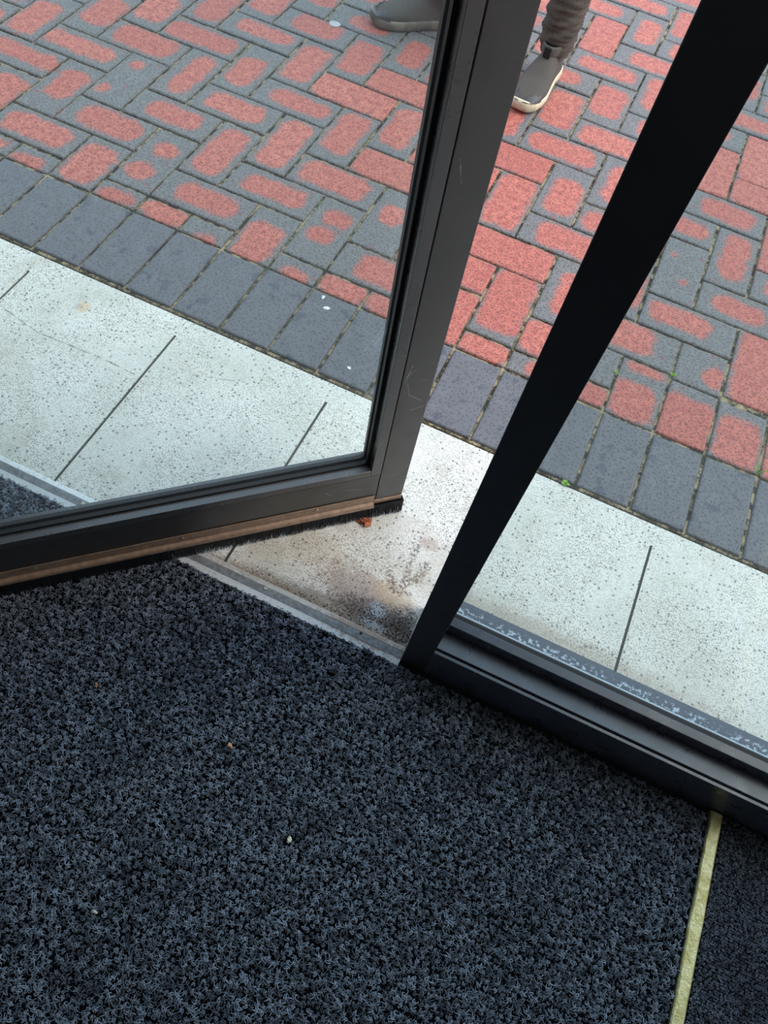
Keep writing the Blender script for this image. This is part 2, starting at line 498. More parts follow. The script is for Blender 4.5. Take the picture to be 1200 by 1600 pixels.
# red patch of each brick seen in the photograph: (column, row): (cx, cy, half x, half y) in half brick sizes
FULL = (.04, 0, 1.06, 1.04)
PATCH = {
    (-1, 0): (-.1, -.5, .9, .6), (0, 0): (.0, -.1, .85, .8), (1, 0): (.0, -.3, .9, .7), (2, 0): FULL, (3, 0): (.2, -.8, .6, .5),
    (4, 0): (.0, -.3, .8, .75), (5, 0): (.1, -.7, .7, .7), (6, 0): FULL, (7, 0): FULL, (8, 0): FULL, (9, 0): FULL, (10, 0): (.4, -.2, .7, .9), (11, 0): FULL,
    (12, 0): (-.1, -.3, .95, .75), (13, 0): (.0, -.25, 1.1, .85), (14, 0): (.0, -.2, .9, .8), (15, 0): FULL,
    (2, 1): (.05, .0, .7, .65), (6, 1): (.3, .0, .85, .8), (10, 1): (-.45, .0, .55, 1.0),
    (-2, 1): (.0, .0, .8, .7), (-1, 2): (.1, .0, .75, .75), (0, 2): (.0, .1, .7, .65),
    (2, 2): (.0, .0, .75, .85), (3, 2): (.05, .0, .75, .6), (6, 2): (-.05, .2, .55, .35), (7, 2): FULL, (4, 2): (.0, .0, .7, .6),
    (9, 1): (.0, .1, .95, .9), (11, 2): (-.1, .1, .6, .8), (13, 2): (.6, -.2, .45, .6), (12, 3): (-.2, .1, .7, .6), (14, 2): (.1, .0, .95, 1.1), (15, 2): FULL,
    (3, 3): (.0, .0, .75, .9), (4, 3): (-.05, .05, .8, .8), (8, 3): FULL, (7, 3): FULL, (5, 3): (.0, .0, .7, .65), (12, 4): (.2, -.5, .15, .15), (14, 4): (.0, .0, .9, .8),
    (0, 3): (.05, .0, .65, .65), (1, 3): (.0, .0, .75, .65), (4, 4): (.0, .1, .75, .8), (5, 4): FULL, (6, 5): FULL, (8, 4): (.0, .05, .9, .95),
    (13, 5): (.05, .1, .65, .8), (9, 4): (.2, .0, .85, .8), (12, 6): FULL, (14, 6): FULL,
    (1, 4): (.0, .0, .72, .68), (2, 5): (.1, .0, .75, .6), (3, 6): FULL, (2, 6): (.0, .0, .8, .8), (3, 7): (.0, .0, .85, .75),
    (4, 7): FULL, (5, 8): (.0, -.1, .85, .9), (6, 8): (-.05, .1, .65, .8), (6, 6): (.0, .0, .75, .75), (5, 5): (-.05, .05, .75, .8),
    (-1, 4): (.0, .0, .75, .65), (-2, 3): (.3, .0, .8, .6), (-3, 3): (-.1, .1, .9, .7), (-1, 3): (-.5, -.5, .25, .2), (-2, 5): (.0, .1, .8, .85),
    (9, 7): (-.1, .25, .85, .6), (8, 6): (-.05, .05, .9, .7), (7, 6): FULL, (9, 6): (.0, -.1, .9, .75), (8, 7): (.0, .0, .85, .75), (9, 8): (.05, -.1, .9, .8),
    (9, 10): (.0, .0, .75, .65), (10, 8): (.2, -.1, .9, .8), (8, 9): FULL, (9, 11): (-.1, .1, .85, .95), (11, 9): FULL, (10, 11): FULL, (8, 12): FULL, (10, 12): FULL, (13, 9): FULL, (14, 8): FULL, (12, 8): FULL, (13, 8): FULL,
}
SPOT = {(1, 1): ((-.15, -.45, .65, .28), (.1, .4, .6, .25)), (5, 1): ((-.1, -.15, .6, .26), (.1, .45, .65, .26)),
        (8, 5): ((.0, .1, .75, .7), (-.1, -.3, .6, .4)), (11, 4): ((.0, .1, .7, .5), (.1, .0, .6, .6)), (12, 4): ((.3, -.35, .2, .14), (-.5, .4, .2, .15)),
        (-1, 3): ((-.55, -.55, .32, .22), (-.2, .6, .4, .2)), (-2, 3): ((-.45, .05, .45, .65), (.35, -.05, .5, .65)), (12, 0): ((0, .8, .9, .18), (-.1, -.35, .9, .62)), (12, 5): ((-.5, .1, .45, .9), (.4, .0, .5, .8))}

def want(x, y):   # the stretch of pavement kept as single bricks; the rest is joined
    return (-.75 < x < 2.25) and y < 2.65 and y < .98 + 1.0 * (x + .75) and y < 3.2 and (x - 1.75) * 1.0 < .25 + (y * .02)

soldier_x0 = -7
for i in range(-16, 40):
    place_brick(i * P, (i + 1) * P, .004, L, 'S', show=(-4 <= i <= 19))
row_y = lambda k: L + (k - .45) * P      # lower edge of row k (k>=1); row 0 is cut
done = set()
for k in range(0, 33):
    for i in range(-16, 40):
        if (i, k) in done: continue
        d = (i - k) % 4
        y0 = L if k == 0 else row_y(k)
        xa, xb = i * P, (i + 1) * P
        yb = row_y(k + 1)
        if i >= 13 and i <= 19 and k <= 1:          # a run of upright cut bricks at the right
            if k == 0:
                y1 = row_y(2) - .012; done.add((i, 1))
                place_brick(xa, xb, L, y1, 'B', PATCH.get((i, k)), None, show=want(xa + .06, L)); continue
        if i == 13 and k == 2:
            place_brick(xa, xb, row_y(2) - .012, row_y(3), 'B', PATCH.get((i, k))); continue
        if d == 0:
            y1 = row_y(k + 2); done.add((i, k + 1))
            a, b = SPOT.get((i, k), (PATCH.get((i, k)), None))
            place_brick(xa, xb, y0, y1, 'B', a, b, show=want(xa + .06, y0 + .1))
        elif d == 3 or (k == 0):
            if k == 0: place_brick(xa, xb, y0, yb, 'B', PATCH.get((i, k)), show=want(xa + .06, y0))
        elif d == 1:
            done.add((i + 1, k))
            a, b = SPOT.get((i, k), (PATCH.get((i, k)), None))
            place_brick(xa, xa + 2 * P, y0, yb, 'B', a, b, show=want(xa + .12, y0 + .05))
        elif d == 2:
            place_brick(xa, xb, y0, yb, 'B', PATCH.get((i, k)), show=want(xa + .06, y0))
rest = mesh_obj('outlying_bricks', extra_v, extra_f, MAT['brick'], pave); rest['kind'] = 'stuff'
for nm, val in (('patch_centre', [0.0, 0.0, 0.0]), ('patch_size', [50.0, 50.0, 0.0]), ('spot_centre', [0.0, 0.0, 0.0]), ('spot_size', [-1.0, -1.0, 0.0])): rest[nm] = val
print('single bricks', n_bricks)

# ---------------------------------------------------------------- doorstep: white terrazzo with scored joints
step = empty('doorstep'); struct(step); step['label'] = 'speckled white terrazzo doorstep with scored lines and a brown dirt stain'
scores = [-.93, -.565, -.20, .1625, .5315, .8945, 1.268, 1.622, 1.985, 2.35]
SW = .0028
bm = bmesh.new()
xs = [-1.6] + scores + [3.3]
for a, b in zip(xs, xs[1:]):
    add_box(bm, a + (SW if a in scores else 0), b - (SW if b in scores else 0), -.70 if False else -.479, -.0585, -.10, 0)
add_box(bm, -1.6, 3.3, -.0585, -.0085, -.10, 0)
bmesh.ops.remove_doubles(bm, verts=bm.verts, dist=.0001)
bm_obj('terrazzo_slab', bm, MAT['terrazzo'], step)
bm = bmesh.new()
for s_ in scores: add_box(bm, s_ - SW, s_ + SW, -.479, -.0585, -.09, -.0022)
bm_obj('score_line', bm, MAT['groove'], step)

# grit and crumbled mortar along the joint between doorstep and pavers
def scatter(name, n, fn, mat, parent, smin, smax, flat=.6):
    vs, fs = [], []
    base = [(1, 0, 0), (0, 1, 0), (-1, 0, 0), (0, -1, 0), (0, 0, 1), (0, 0, -1)]
    bf = [(0, 1, 4), (1, 2, 4), (2, 3, 4), (3, 0, 4), (1, 0, 5), (2, 1, 5), (3, 2, 5), (0, 3, 5)]
    for _ in range(n):
        x, y, z = fn(); s = random.uniform(smin, smax); a = random.uniform(0, 6.28)
        b = len(vs)
        for p in base:
            k = s * random.uniform(.7, 1.3)
            px, py = p[0] * math.cos(a) - p[1] * math.sin(a), p[0] * math.sin(a) + p[1] * math.cos(a)
            vs.append((x + px * k, y + py * k, z + p[2] * k * flat))
        fs += [tuple(b + i for i in f) for f in bf]
    o = mesh_obj(name, vs, fs, mat, parent); o['kind'] = 'stuff'
    return o
MAT['grit'] = mat_plain('dark_grit', lin(84, 76, 64), .9, spec=.2, nscale=400, namt=.6).m
MAT['dirt'] = mat_plain('brown_dirt', lin(70, 56, 50), .95, spec=.1, nscale=300, namt=.5).m
scatter('joint_grit', 2600, lambda: (random.uniform(-.3, 2.1), random.gauss(-.002, .004), -.004 + random.uniform(-.003, .002)), MAT['grit'], step, .0006, .0022)
def dirt_pos():
    r = random.random()
    if r < .55: return (random.gauss(1.185, .035), min(-.30, max(-.476, random.gauss(-.447, .014))), .0004)
    if r < .8: return (min(1.257, random.gauss(1.238, .012)), max(-.47, random.gauss(-.45, .016)), .0006)
    return (random.uniform(.93, 1.25), -.477 + abs(random.gauss(0, .008)), .0004)
dirt = scatter('spilled_dirt', 900, dirt_pos, MAT['dirt'], None, .0004, .0015)
tag(dirt, 'crumbly dark brown dirt on the white step by the black post', 'dirt')

# ---------------------------------------------------------------- interior shell
floor = box('floor', -1.6, 3.4, -4.0, -.479, -.15, -.006, MAT['concrete']); struct(floor)
ceil = box('ceiling', -1.6, 3.4, -4.0, -.40, 2.7, 2.8, MAT['ceiling']); struct(ceil)
struct(box('wall_back', -1.6, 3.4, -4.1, -4.0, -.15, 2.8, MAT['plaster']))
struct(box('wall_left', -1.7, -1.6, -4.1, -.40, -.15, 2.8, MAT['plaster']))
struct(box('wall_right', 3.4, 3.5, -4.1, -.40, -.15, 2.8, MAT['plaster']))
struct(box('wall_front', -1.6, 3.4, -.52, -.40, 2.25, 2.7, MAT['plaster']))

# ---------------------------------------------------------------- shop window to the right of the opening
win = empty('window_1', (1.2605, -.505, 0)); struct(win)
win['label'] = 'black framed shop window standing on the white doorstep right of the door'
WX0, WX1 = 1.3055, 3.4
def wpart(o):  # children keep world coordinates
    o.parent = win; o.matrix_parent_inverse = Matrix.Translation((-1.2605, .505, 0)); return o
wpart(box('post', 1.2605, 1.3055, -.505, -.392, 0.0, 2.25, MAT['post'], bev=.0012))
wpart(prism_x('bottom_rail', [(-.505, 0), (-.505, .1065), (-.4995, .1068), (-.4995, .094), (-.4947, .094), (-.4947, .1060), (-.460, .1040), (-.460, .09), (-.395, .06), (-.395, 0)], WX0, WX1, MAT['frame'], bev=.0006))
wpart(prism_x('glazing_bead', [(-.4605, .090), (-.4605, .1335), (-.4450, .1355), (-.4450, .090)], WX0, WX1, MAT['frame'], bev=.001))
wpart(box('gasket', WX0, WX1, -.4450, -.4365, .09, .130, MAT['gasket']))
wpart(box('pane', WX0, WX1, -.4365, -.4305, .10, 2.25, MAT['glass']))
wpart(prism_x('outer_gasket', [(-.4305, .085), (-.4305, .116), (-.4225, .104), (-.4225, .085)], WX0, WX1, MAT['gasket']))
wpart(prism_x('outer_ledge', [(-.4225, .06), (-.4225, .0925), (-.3885, .0875), (-.3875, .086), (-.3875, 0), (-.395, 0), (-.395, .06)], WX0, WX1, MAT['residue'], bev=.0005))

# left-hand jamb and window beyond the door (outside the frame)
win2 = empty('window_2', (.27, -.505, 0)); struct(win2)
def w2part(o): o.parent = win2; o.matrix_parent_inverse = Matrix.Translation((-.27, .505, 0)); return o
w2part(box('post', .27, .315, -.505, -.392, 0, 2.25, MAT['post'], bev=.0012))
w2part(box('bottom_rail', -1.6, .27, -.505, -.392, 0, .106, MAT['frame']))
w2part(box('pane', -1.6, .27, -.4365, -.4305, .106, 2.25, MAT['glass']))

# ---------------------------------------------------------------- ribbed aluminium threshold strip
prof = [(-.5165, -.004), (-.5155, .0022), (-.5150, .0030), (-.5030, .0046), (-.5022, .0030), (-.4882, .0030), (-.4875, .0046), (-.4790, .0034), (-.4770, .0006), (-.4775, -.004)]
strip = prism_x('threshold_strip', prof, .315, 1.2600, MAT['alu'])
prof = [(-.5020, .0030)]
for q in range(6):
    y = -.5016 + q * .0022
    prof += [(y, .0036), (y + .0003, .0050), (y + .0011, .0050), (y + .0014, .0036)]
prof += [(-.4884, .0036), (-.4884, .0030)]
prism_x('ribbed_insert', prof, .315, 1.2600, MAT['rib'], strip)
tag(strip, 'ribbed aluminium threshold strip between the dark mat and the white doorstep', 'threshold')
def screw_at(x, y, z, parent, inv=None, r=.0045, hole=False, normal=None):
    bm = bmesh.new()
    if hole:
        bmesh.ops.create_cone(bm, cap_ends=True, segments=12, radius1=.003, radius2=.003, depth=.0008)
        o = bm_obj('screw_hole', bm, MAT['screwhole'], parent)
    else:
        bmesh.ops.create_cone(bm, cap_ends=True, segments=14, radius1=r, radius2=r * .6, depth=.0016)
        add_box(bm, -r * .5, r * .5, -r * .1, r * .1, .0004, .0010)
        o = bm_obj('screw', bm, MAT['screw'], parent)
    o.location = (x, y, z)
    if normal: o.rotation_euler = Vector(normal).to_track_quat('Z', 'Y').to_euler()
    return o
screw_at(.607, -.495, .0056, strip); screw_at(.986, -.492, .0056, strip); screw_at(1.177, -.491, .0050, strip, hole=True)

# ---------------------------------------------------------------- the glazed door leaf (crosses the threshold, pivoted open)
DA = math.radians(41.36)
door = empty('door_1', (.9734, -.3659, 0), DA); struct(door)
door['label'] = 'dark bronze framed glass door leaf standing open across the threshold'
DH = 2.18
U0, U1 = -.75, .213
def dbox(n, x0, x1, y0, y1, z0, z1, m, bev=0.0): return box(n, x0, x1, y0, y1, z0, z1, m, door, bev)
dbox('stile', .1605, U1, 0, .045, .0590, DH, MAT['stile'], .0012)
dbox('stile', U0, U0 + .053, 0, .045, .0590, DH, MAT['stile'], .0012)
dbox('bottom_rail', U0 + .053, .1590, .0006, .045, .0590, .1480, MAT['stile'], .0008)
dbox('top_rail', U0 + .053, .1590, .0006, .045, DH - .09, DH, MAT['stile'], .0008)
# glazing beads on both faces
for yy0, yy1 in ((.0, .0155), (.032, .0445)):
    dbox('glazing_bead', .1412, .1592, yy0, yy1, .1490, DH - .0905, MAT['bead'], .0006)
    dbox('glazing_bead', U0 + .054, .1408, yy0, yy1, .1490, .1655, MAT['bead'], .0006)
    dbox('glazing_bead', U0 + .054, U0 + .072, yy0, yy1, .1660, DH - .0905, MAT['bead'], .0006)
def ring(name, y0, y1, t, m):
    bm = bmesh.new()
    a0, a1, z0, z1 = U0 + .070, .1415, .1645, DH - .108
    r = .008
    outer = [(a0, z0), (a1, z0), (a1, z1), (a0, z1)]
    i0, i1, k0, k1 = a0 + t, a1 - t, z0 + t, z1 - t
    inner = []
    for cx, cz, s in ((i0, k0, 180), (i1, k0, 270), (i1, k1, 0), (i0, k1, 90)):
        sx_ = 1 if cx == i0 else -1; sz_ = 1 if cz == k0 else -1
        for q in range(5):
            an = math.radians(s + q * 22.5)
            inner.append((cx + sx_ * r + r * math.cos(an), cz + sz_ * r + r * math.sin(an)))
    no, ni = 4, 20
    V = {}
    for yy in (y0, y1):
        V[yy] = ([bm.verts.new((x, yy, z)) for x, z in outer], [bm.verts.new((x, yy, z)) for x, z in inner])
    for yy in (y0, y1):
        o_, i_ = V[yy]
        for c in range(4):
            for q in range(4): bm.faces.new((o_[c], i_[c * 5 + q], i_[c * 5 + q + 1]))
            bm.faces.new((o_[c], i_[c * 5 + 4], i_[(c * 5 + 5) % 20], o_[(c + 1) % 4]))
    for which, n in ((0, no), (1, ni)):
        A, B = V[y0][which], V[y1][which]
        for q in range(n): bm.faces.new((A[q], A[(q + 1) % n], B[(q + 1) % n], B[q]))
    return bm_obj(name, bm, m, door)
ring('gasket', .0150, .0225, .0060, MAT['gasket'])
ring('gasket', .0275, .0345, .0075, MAT['gasket'])
dbox('pane', U0 + .071, .1405, .0225, .0275, .1660, DH - .110, MAT['glass'])
# brown carrier angle that holds the brush
bm = bmesh.new()
def add_prism(bm, prof, x0, x1):
    a = [bm.verts.new((x0, y, z)) for y, z in prof]; b = [bm.verts.new((x1, y, z)) for y, z in prof]
    n = len(prof); bm.faces.new(a); bm.faces.new(b[::-1])
    for i in range(n): bm.faces.new((a[i], a[(i + 1) % n], b[(i + 1) % n], b[i]))
add_prism(bm, [(0, .0770), (-.0018, .0775), (-.0022, .0565), (-.0075, .0535), (-.0092, .0500), (-.0090, .0440), (-.0060, .0400), (.004, .0400), (.004, .0585), (0, .0585)], U0, .1560)
bmesh.ops.bevel(bm, geom=[e for e in bm.edges if abs(e.verts[0].co.x - e.verts[1].co.x) > .01], offset=.0008, segments=2, affect='EDGES', profile=.5)
carrier = bm_obj('brush_carrier', bm, MAT['carrier'], door)
for ux in (-.677, -.437, -.197, .0453):
    screw_at(ux, -.0028, .0700, carrier, normal=(0, -1, 0), r=.004)
tail = dbox('carrier_end', .1560, U1 - .001, -.0022, .006, .0480, .0590, MAT['carrier'], .001)
# bristles
rng = np.random.default_rng(3)
vs, fs = [], []
for row in range(4):
    nb = 1900
    for q in range(nb):
        ux = U0 + (U1 + .004 - U0) * (q + rng.uniform(0, 1)) / nb
        yb = -.006 + row * .0032
        ln = .0475 - .0060 * abs(math.sin(ux * 61) * math.sin(ux * 143 + 1)) * rng.uniform(.3, 1) - rng.uniform(0, .0025)
        crossing = -.33 < ux < -.10
        zt = .0490 - ln
        zt = max(zt, .0062 if ux < -.10 else .0006)
        dx, dy = rng.normal(0, .0012) + (.003 if ux > .195 else 0), rng.normal(-.0008, .0010)
        w = .00050
        b = len(vs)
        for a_ in (0, 2.09, 4.19):
            vs.append((ux + w * math.cos(a_), yb + w * math.sin(a_), .0490))
        for a_ in (0, 2.09, 4.19):
            vs.append((ux + dx + w * .7 * math.cos(a_), yb + dy + w * .7 * math.sin(a_), zt))
        fs += [(b, b + 1, b + 4, b + 3), (b + 1, b + 2, b + 5, b + 4), (b + 2, b, b + 3, b + 5), (b + 3, b + 4, b + 5)]
brush = mesh_obj('brush_seal', vs, fs, MAT['bristle'], door); brush['kind'] = 'stuff'

# ---------------------------------------------------------------- carpets
def tuft_tree(name, arcs, tube, mat, seed):
    g = bpy.data.node_groups.new(name, 'GeometryNodeTree')
    g.interface.new_socket('Geometry', in_out='INPUT', socket_type='NodeSocketGeometry')
    g.interface.new_socket('Geometry', in_out='OUTPUT', socket_type='NodeSocketGeometry')
    N = g.nodes.new; K = g.links.new
    gi, go = N('NodeGroupInput'), N('NodeGroupOutput')
    rnd = random.Random(seed)
    join = N('GeometryNodeJoinGeometry')
    circ = N('GeometryNodeCurvePrimitiveCircle'); circ.inputs['Resolution'].default_value = 4; circ.inputs['Radius'].default_value = tube
    for _ in range(arcs):
        arc = N('GeometryNodeCurveArc'); arc.inputs['Resolution'].default_value = 6
        arc.inputs['Radius'].default_value = rnd.uniform(.55, 1.0) * .0034
        arc.inputs['Start Angle'].default_value = math.radians(-10); arc.inputs['Sweep Angle'].default_value = math.radians(rnd.uniform(170, 250))
        c2m = N('GeometryNodeCurveToMesh'); K(arc.outputs[0], c2m.inputs['Curve']); K(circ.outputs[0], c2m.inputs['Profile Curve'])
        tr = N('GeometryNodeTransform'); K(c2m.outputs[0], tr.inputs['Geometry'])
        tr.inputs['Rotation'].default_value = (math.radians(90 + rnd.uniform(-85, 85)), rnd.uniform(-.5, .5), rnd.uniform(0, 6.28))
        tr.inputs['Translation'].default_value = (rnd.uniform(-1, 1) * .0020, rnd.uniform(-1, 1) * .0020, rnd.uniform(.0004, .0022))
        K(tr.outputs[0], join.inputs[0])
    ss = N('GeometryNodeSetShadeSmooth'); K(join.outputs[0], ss.inputs[0])
    sm = N('GeometryNodeSetMaterial'); sm.inputs['Material'].default_value = mat; K(ss.outputs[0], sm.inputs['Geometry'])
    ip = N('GeometryNodeInstanceOnPoints'); K(gi.outputs[0], ip.inputs['Points']); K(sm.outputs[0], ip.inputs['Instance'])
    rr = N('FunctionNodeRandomValue'); rr.data_type = 'FLOAT_VECTOR'
    rr.inputs[0].default_value = (-.35, -.35, 0); rr.inputs[1].default_value = (.35, .35, 6.28)
    K(rr.outputs[0], ip.inputs['Rotation'])
    rs = N('FunctionNodeRandomValue'); rs.data_type = 'FLOAT'
    a = N('GeometryNodeInputNamedAttribute'); a.data_type = 'FLOAT'; a.inputs['Name'].default_value = 'size'
    K(a.outputs[0], ip.inputs['Scale'])
    st = N('GeometryNodeStoreNamedAttribute'); st.data_type = 'FLOAT'; st.domain = 'INSTANCE'
    st.inputs['Name'].default_value = 'tuft_tone'
    rs.inputs['Seed'].default_value = 5 if 'Seed' in rs.inputs else 0
    K(ip.outputs[0], st.inputs['Geometry']); K(rs.outputs[1], st.inputs['Value'])
    K(st.outputs[0], go.inputs[0])
    return g

def pile(name, x0, x1, y0, y1, px, py, z, size, tree, parent, edge=None, seed=1):
    rg = np.random.default_rng(seed)
    pts = []
    r = 0
    y = y1
    while y > y0:
        xx = np.arange(x0 + (px / 2 if r % 2 else 0), x1, px)
        for x in xx:
            pts.append((x + rg.normal(0, px * .13), y + rg.normal(0, py * .13), z))
        y -= py; r += 1
    if edge: pts = [p_ for p_ in pts if edge(p_)]
    me = bpy.data.meshes.new(name); me.from_pydata(pts, [], [])
    at = me.attributes.new('size', 'FLOAT', 'POINT')
    at.data.foreach_set('value', np.clip(rg.normal(size, size * .14, len(pts)), size * .6, size * 1.4).astype(np.float32))
    o = bpy.data.objects.new(name, me); COL.objects.link(o); o.parent = parent
    md = o.modifiers.new('pile', 'NODES'); md.node_group = tree
    o['kind'] = 'stuff'
    print(name, len(pts))
    return o

mat_ = box('entrance_mat', -.6, 1.835, -2.6, -.5166, -.0058, .0005, MAT['backing'])
tag(mat_, 'large charcoal loop pile entrance mat filling the floor inside the door', 'mat')
pile('loop_pile', .25, 1.832, -1.55, -.5180, .0082, .0078, .0010, 1.20, tuft_tree('loop_tuft', 6, .00055, MAT['tuft'], 4), mat_, seed=2)
car = box('office_carpet', 1.858, 3.39, -2.6, -.506, -.0058, .0005, MAT['backing'])
tag(car, 'finer dark blue grey carpet at the right of the brass strip', 'carpet')
pile('fine_pile', 1.8605, 2.25, -1.3, -.509, .0044, .0042, .0008, .62, tuft_tree('fine_tuft', 5, .00062, MAT['tuft2'], 9), car, seed=5)

# brass trim strip between the two carpets
bm = bmesh.new()
nseg = 90
ys = np.linspace(-.508, -2.6, nseg)
rg = np.random.default_rng(4)
rows = []
for yv in ys:
    ex, e2 = rg.normal(0, .0006), rg.normal(0, .0003)
    xc = 1.8465
    rows.append([bm.verts.new((xc + dx, yv, z)) for dx, z in ((-.0110 + ex, -.003), (-.0105 + ex, .0042), (-.0085 + ex, .0062), (.0075 + e2, .0066), (.0098 + e2, .0048), (.0104 + e2, -.003))])
for a, b in zip(rows, rows[1:]):
    for q in range(5): bm.faces.new((a[q], a[q + 1], b[q + 1], b[q]))
bm.faces.new(rows[0][::-1]); bm.faces.new(rows[-1])
brass = bm_obj('brass_strip', bm, MAT['brass'])
tag(brass, 'worn pale brass edging strip between the two dark carpets', 'trim')

# ---------------------------------------------------------------- small things lying about
def lump(name, x, y, z, s, mat, label, cat, flat=.6, seed=0, group=None, sub=2):
    bm = bmesh.new(); bmesh.ops.create_icosphere(bm, subdivisions=sub, radius=1)
    r = random.Random(seed)
    ph = [r.uniform(0, 6.28) for _ in range(6)]
    for v in bm.verts:
        k = 1 + .28 * math.sin(v.co.x * 3 + ph[0]) * math.sin(v.co.y * 3.4 + ph[1]) + .22 * math.sin(v.co.z * 5 + ph[2] + v.co.x * 4) + r.uniform(-.07, .07)
        v.co = Vector((v.co.x * s[0] * k, v.co.y * s[1] * k, v.co.z * s[2] * k))
    o = bm_obj(name, bm, mat, loc=(x, y, z))
    o.rotation_euler = (0, 0, r.uniform(0, 3))
    tag(o, label, cat, group)
    return o
mt = lambda n, c, r=.8: mat_plain(n, c, r, nscale=350, namt=.35).m
# curled scrap of dead leaf caught under the brush
bm = bmesh.new()
r_ = random.Random(3)
for k in range(14):
    a = r_.uniform(0, 6.28); t_ = r_.uniform(.3, 1.0)
    c = Vector((r_.uniform(-.010, .010), r_.uniform(-.006, .006), r_.uniform(.003, .010)))
    pts = []
    for j in range(3):
        for q in range(3):
            p_ = Vector(((j - 1) * .0062, (q - 1) * .0046 * (1 - .3 * abs(j - 1)), .0022 * math.cos(j * 1.5 + k) + .0015 * math.sin(q * 2 + k)))
            p_.rotate(Matrix.Rotation(a, 3, 'Z') @ Matrix.Rotation(t_, 3, 'X'))
            p_ += c; p_.z = max(p_.z, .0003)
            pts.append(bm.verts.new(p_))
    for j in range(2):
        for q in range(2): bm.faces.new((pts[j * 3 + q], pts[j * 3 + q + 1], pts[j * 3 + q + 4], pts[j * 3 + q + 3]))
leaf = bm_obj('leaf_scrap', bm, mt('dead_leaf', lin(168, 96, 66)), loc=(1.0870, -.283, 0))
sol = leaf.modifiers.new('thickness', 'SOLIDIFY'); sol.thickness = .0005
tag(leaf, 'crumpled rusty brown leaf scrap under the door brush', 'leaf')

lump('crumb', 1.0687, -.7596, .0085, (.0045, .0030, .003), mt('tan_crumb', lin(206, 150, 118)), 'small tan crumb lying near the middle of the dark mat', 'crumb', seed=1)
lump('crumb', 1.2195, -.843, .0085, (.0050, .0034, .003), mt('cream_crumb', lin(232, 228, 198)), 'cream white crumb on the dark mat, largest pale one', 'crumb', seed=2)
lump('crumb', 1.0125, -1.0431, .0085, (.0046, .0022, .0025), mt('grey_crumb', lin(196, 190, 184)), 'pale grey crumb nearest the front left of the dark mat', 'crumb', seed=5)
lump('crumb', .8259, -.7689, .0085, (.0040, .0026, .0025), mt('orange_crumb', lin(176, 116, 86)), 'reddish brown crumb at left on the dark mat below the door', 'crumb', seed=6)
# flattened gum on the bricks
bm = bmesh.new(); bmesh.ops.create_circle(bm, cap_ends=True, segments=18, radius=.016)
for v in bm.verts: v.co.x *= 1.15 + .1 * math.sin(3 * math.atan2(v.co.y, v.co.x))
ret = bmesh.ops.extrude_face_region(bm, geom=bm.faces[:])
for e in ret['geom']:
    if isinstance(e, bmesh.types.BMVert): e.co.z += .0011; e.co.x *= .9; e.co.y *= .9
gum = bm_obj('chewing_gum', bm, mt('old_gum', lin(170, 172, 172)), loc=(.2778, 1.2455, .0012))
tag(gum, 'pale grey disc of trodden chewing gum on a brick near the shoe', 'gum')
for i, (x, y, s, lab) in enumerate(((.7553, .2071, .0055, 'white bird dropping on a grey paver, farther of the two by the door stile'), (.7766, .1806, .0065, 'white bird dropping on a grey paver, nearer of the two by the door stile'),
                                   (.8963, .0488, .0050, 'tiny white bird dropping on the grey paver nearest the glass door frame'))):
    lump('bird_dropping', x, y, .0012, (s, s * .7, .0012), MAT.setdefault('drop', mt('dropping', lin(222, 224, 226))), lab, 'dropping', seed=20 + i)

# weeds in the joints
MAT['weed'] = mat_plain('weed_leaf', lin(120, 160, 50), .6, nscale=200, namt=.3).m
def weed(x, y, label, n, ln, wd, up, seed):
    r = random.Random(seed)
    root = empty('weed', (x, y, -.004))
    tag(root, label, 'weed', None)
    for k in range(n):
        a = 6.28 * k / n + r.uniform(-.4, .4)
        l = ln * r.uniform(.7, 1.2)
        v, f = [], []
        for s in range(5):
            t = s / 4
            w = wd * (math.sin(math.pi * min(1, t * .9 + .08))) * .5 + .0002
            rad = l * t * (1 - up * .5); h = l * (up * t + .35 * math.sin(t * 2.2)) + .003
            cx, cy = rad * math.cos(a), rad * math.sin(a)
            nx, ny = -math.sin(a) * w, math.cos(a) * w
            v += [(cx - nx, cy - ny, h), (cx, cy, h - w * .3), (cx + nx, cy + ny, h)]
        for s in range(4):
            for q in range(2):
                b = s * 3 + q
                f.append((b, b + 1, b + 4, b + 3))
        lf = mesh_obj('leaf', v, f, MAT['weed'], root, True)
        md = lf.modifiers.new('thickness', 'SOLIDIFY'); md.thickness = .0004
    return root
weed(1.4187, -.004, 'small bright green seedling between grey paver and white doorstep', 5, .011, .008, .3, 1)
weed(1.795, .228, 'grassy green tuft in the paver joint at the right edge', 7, .024, .0022, .5, 2)
weed(1.562, .408, 'moss green sprout in the brick joint above the cut bricks right of the post', 5, .010, .005, .4, 3)
weed(1.4385, .345, 'bluish green speck of moss in the joint close beside the black post', 4, .009, .005, .4, 4)
weed(1.02, 2.02, 'yellow green tuft in the joint at the top edge beside the post', 5, .016, .006, .4, 5)

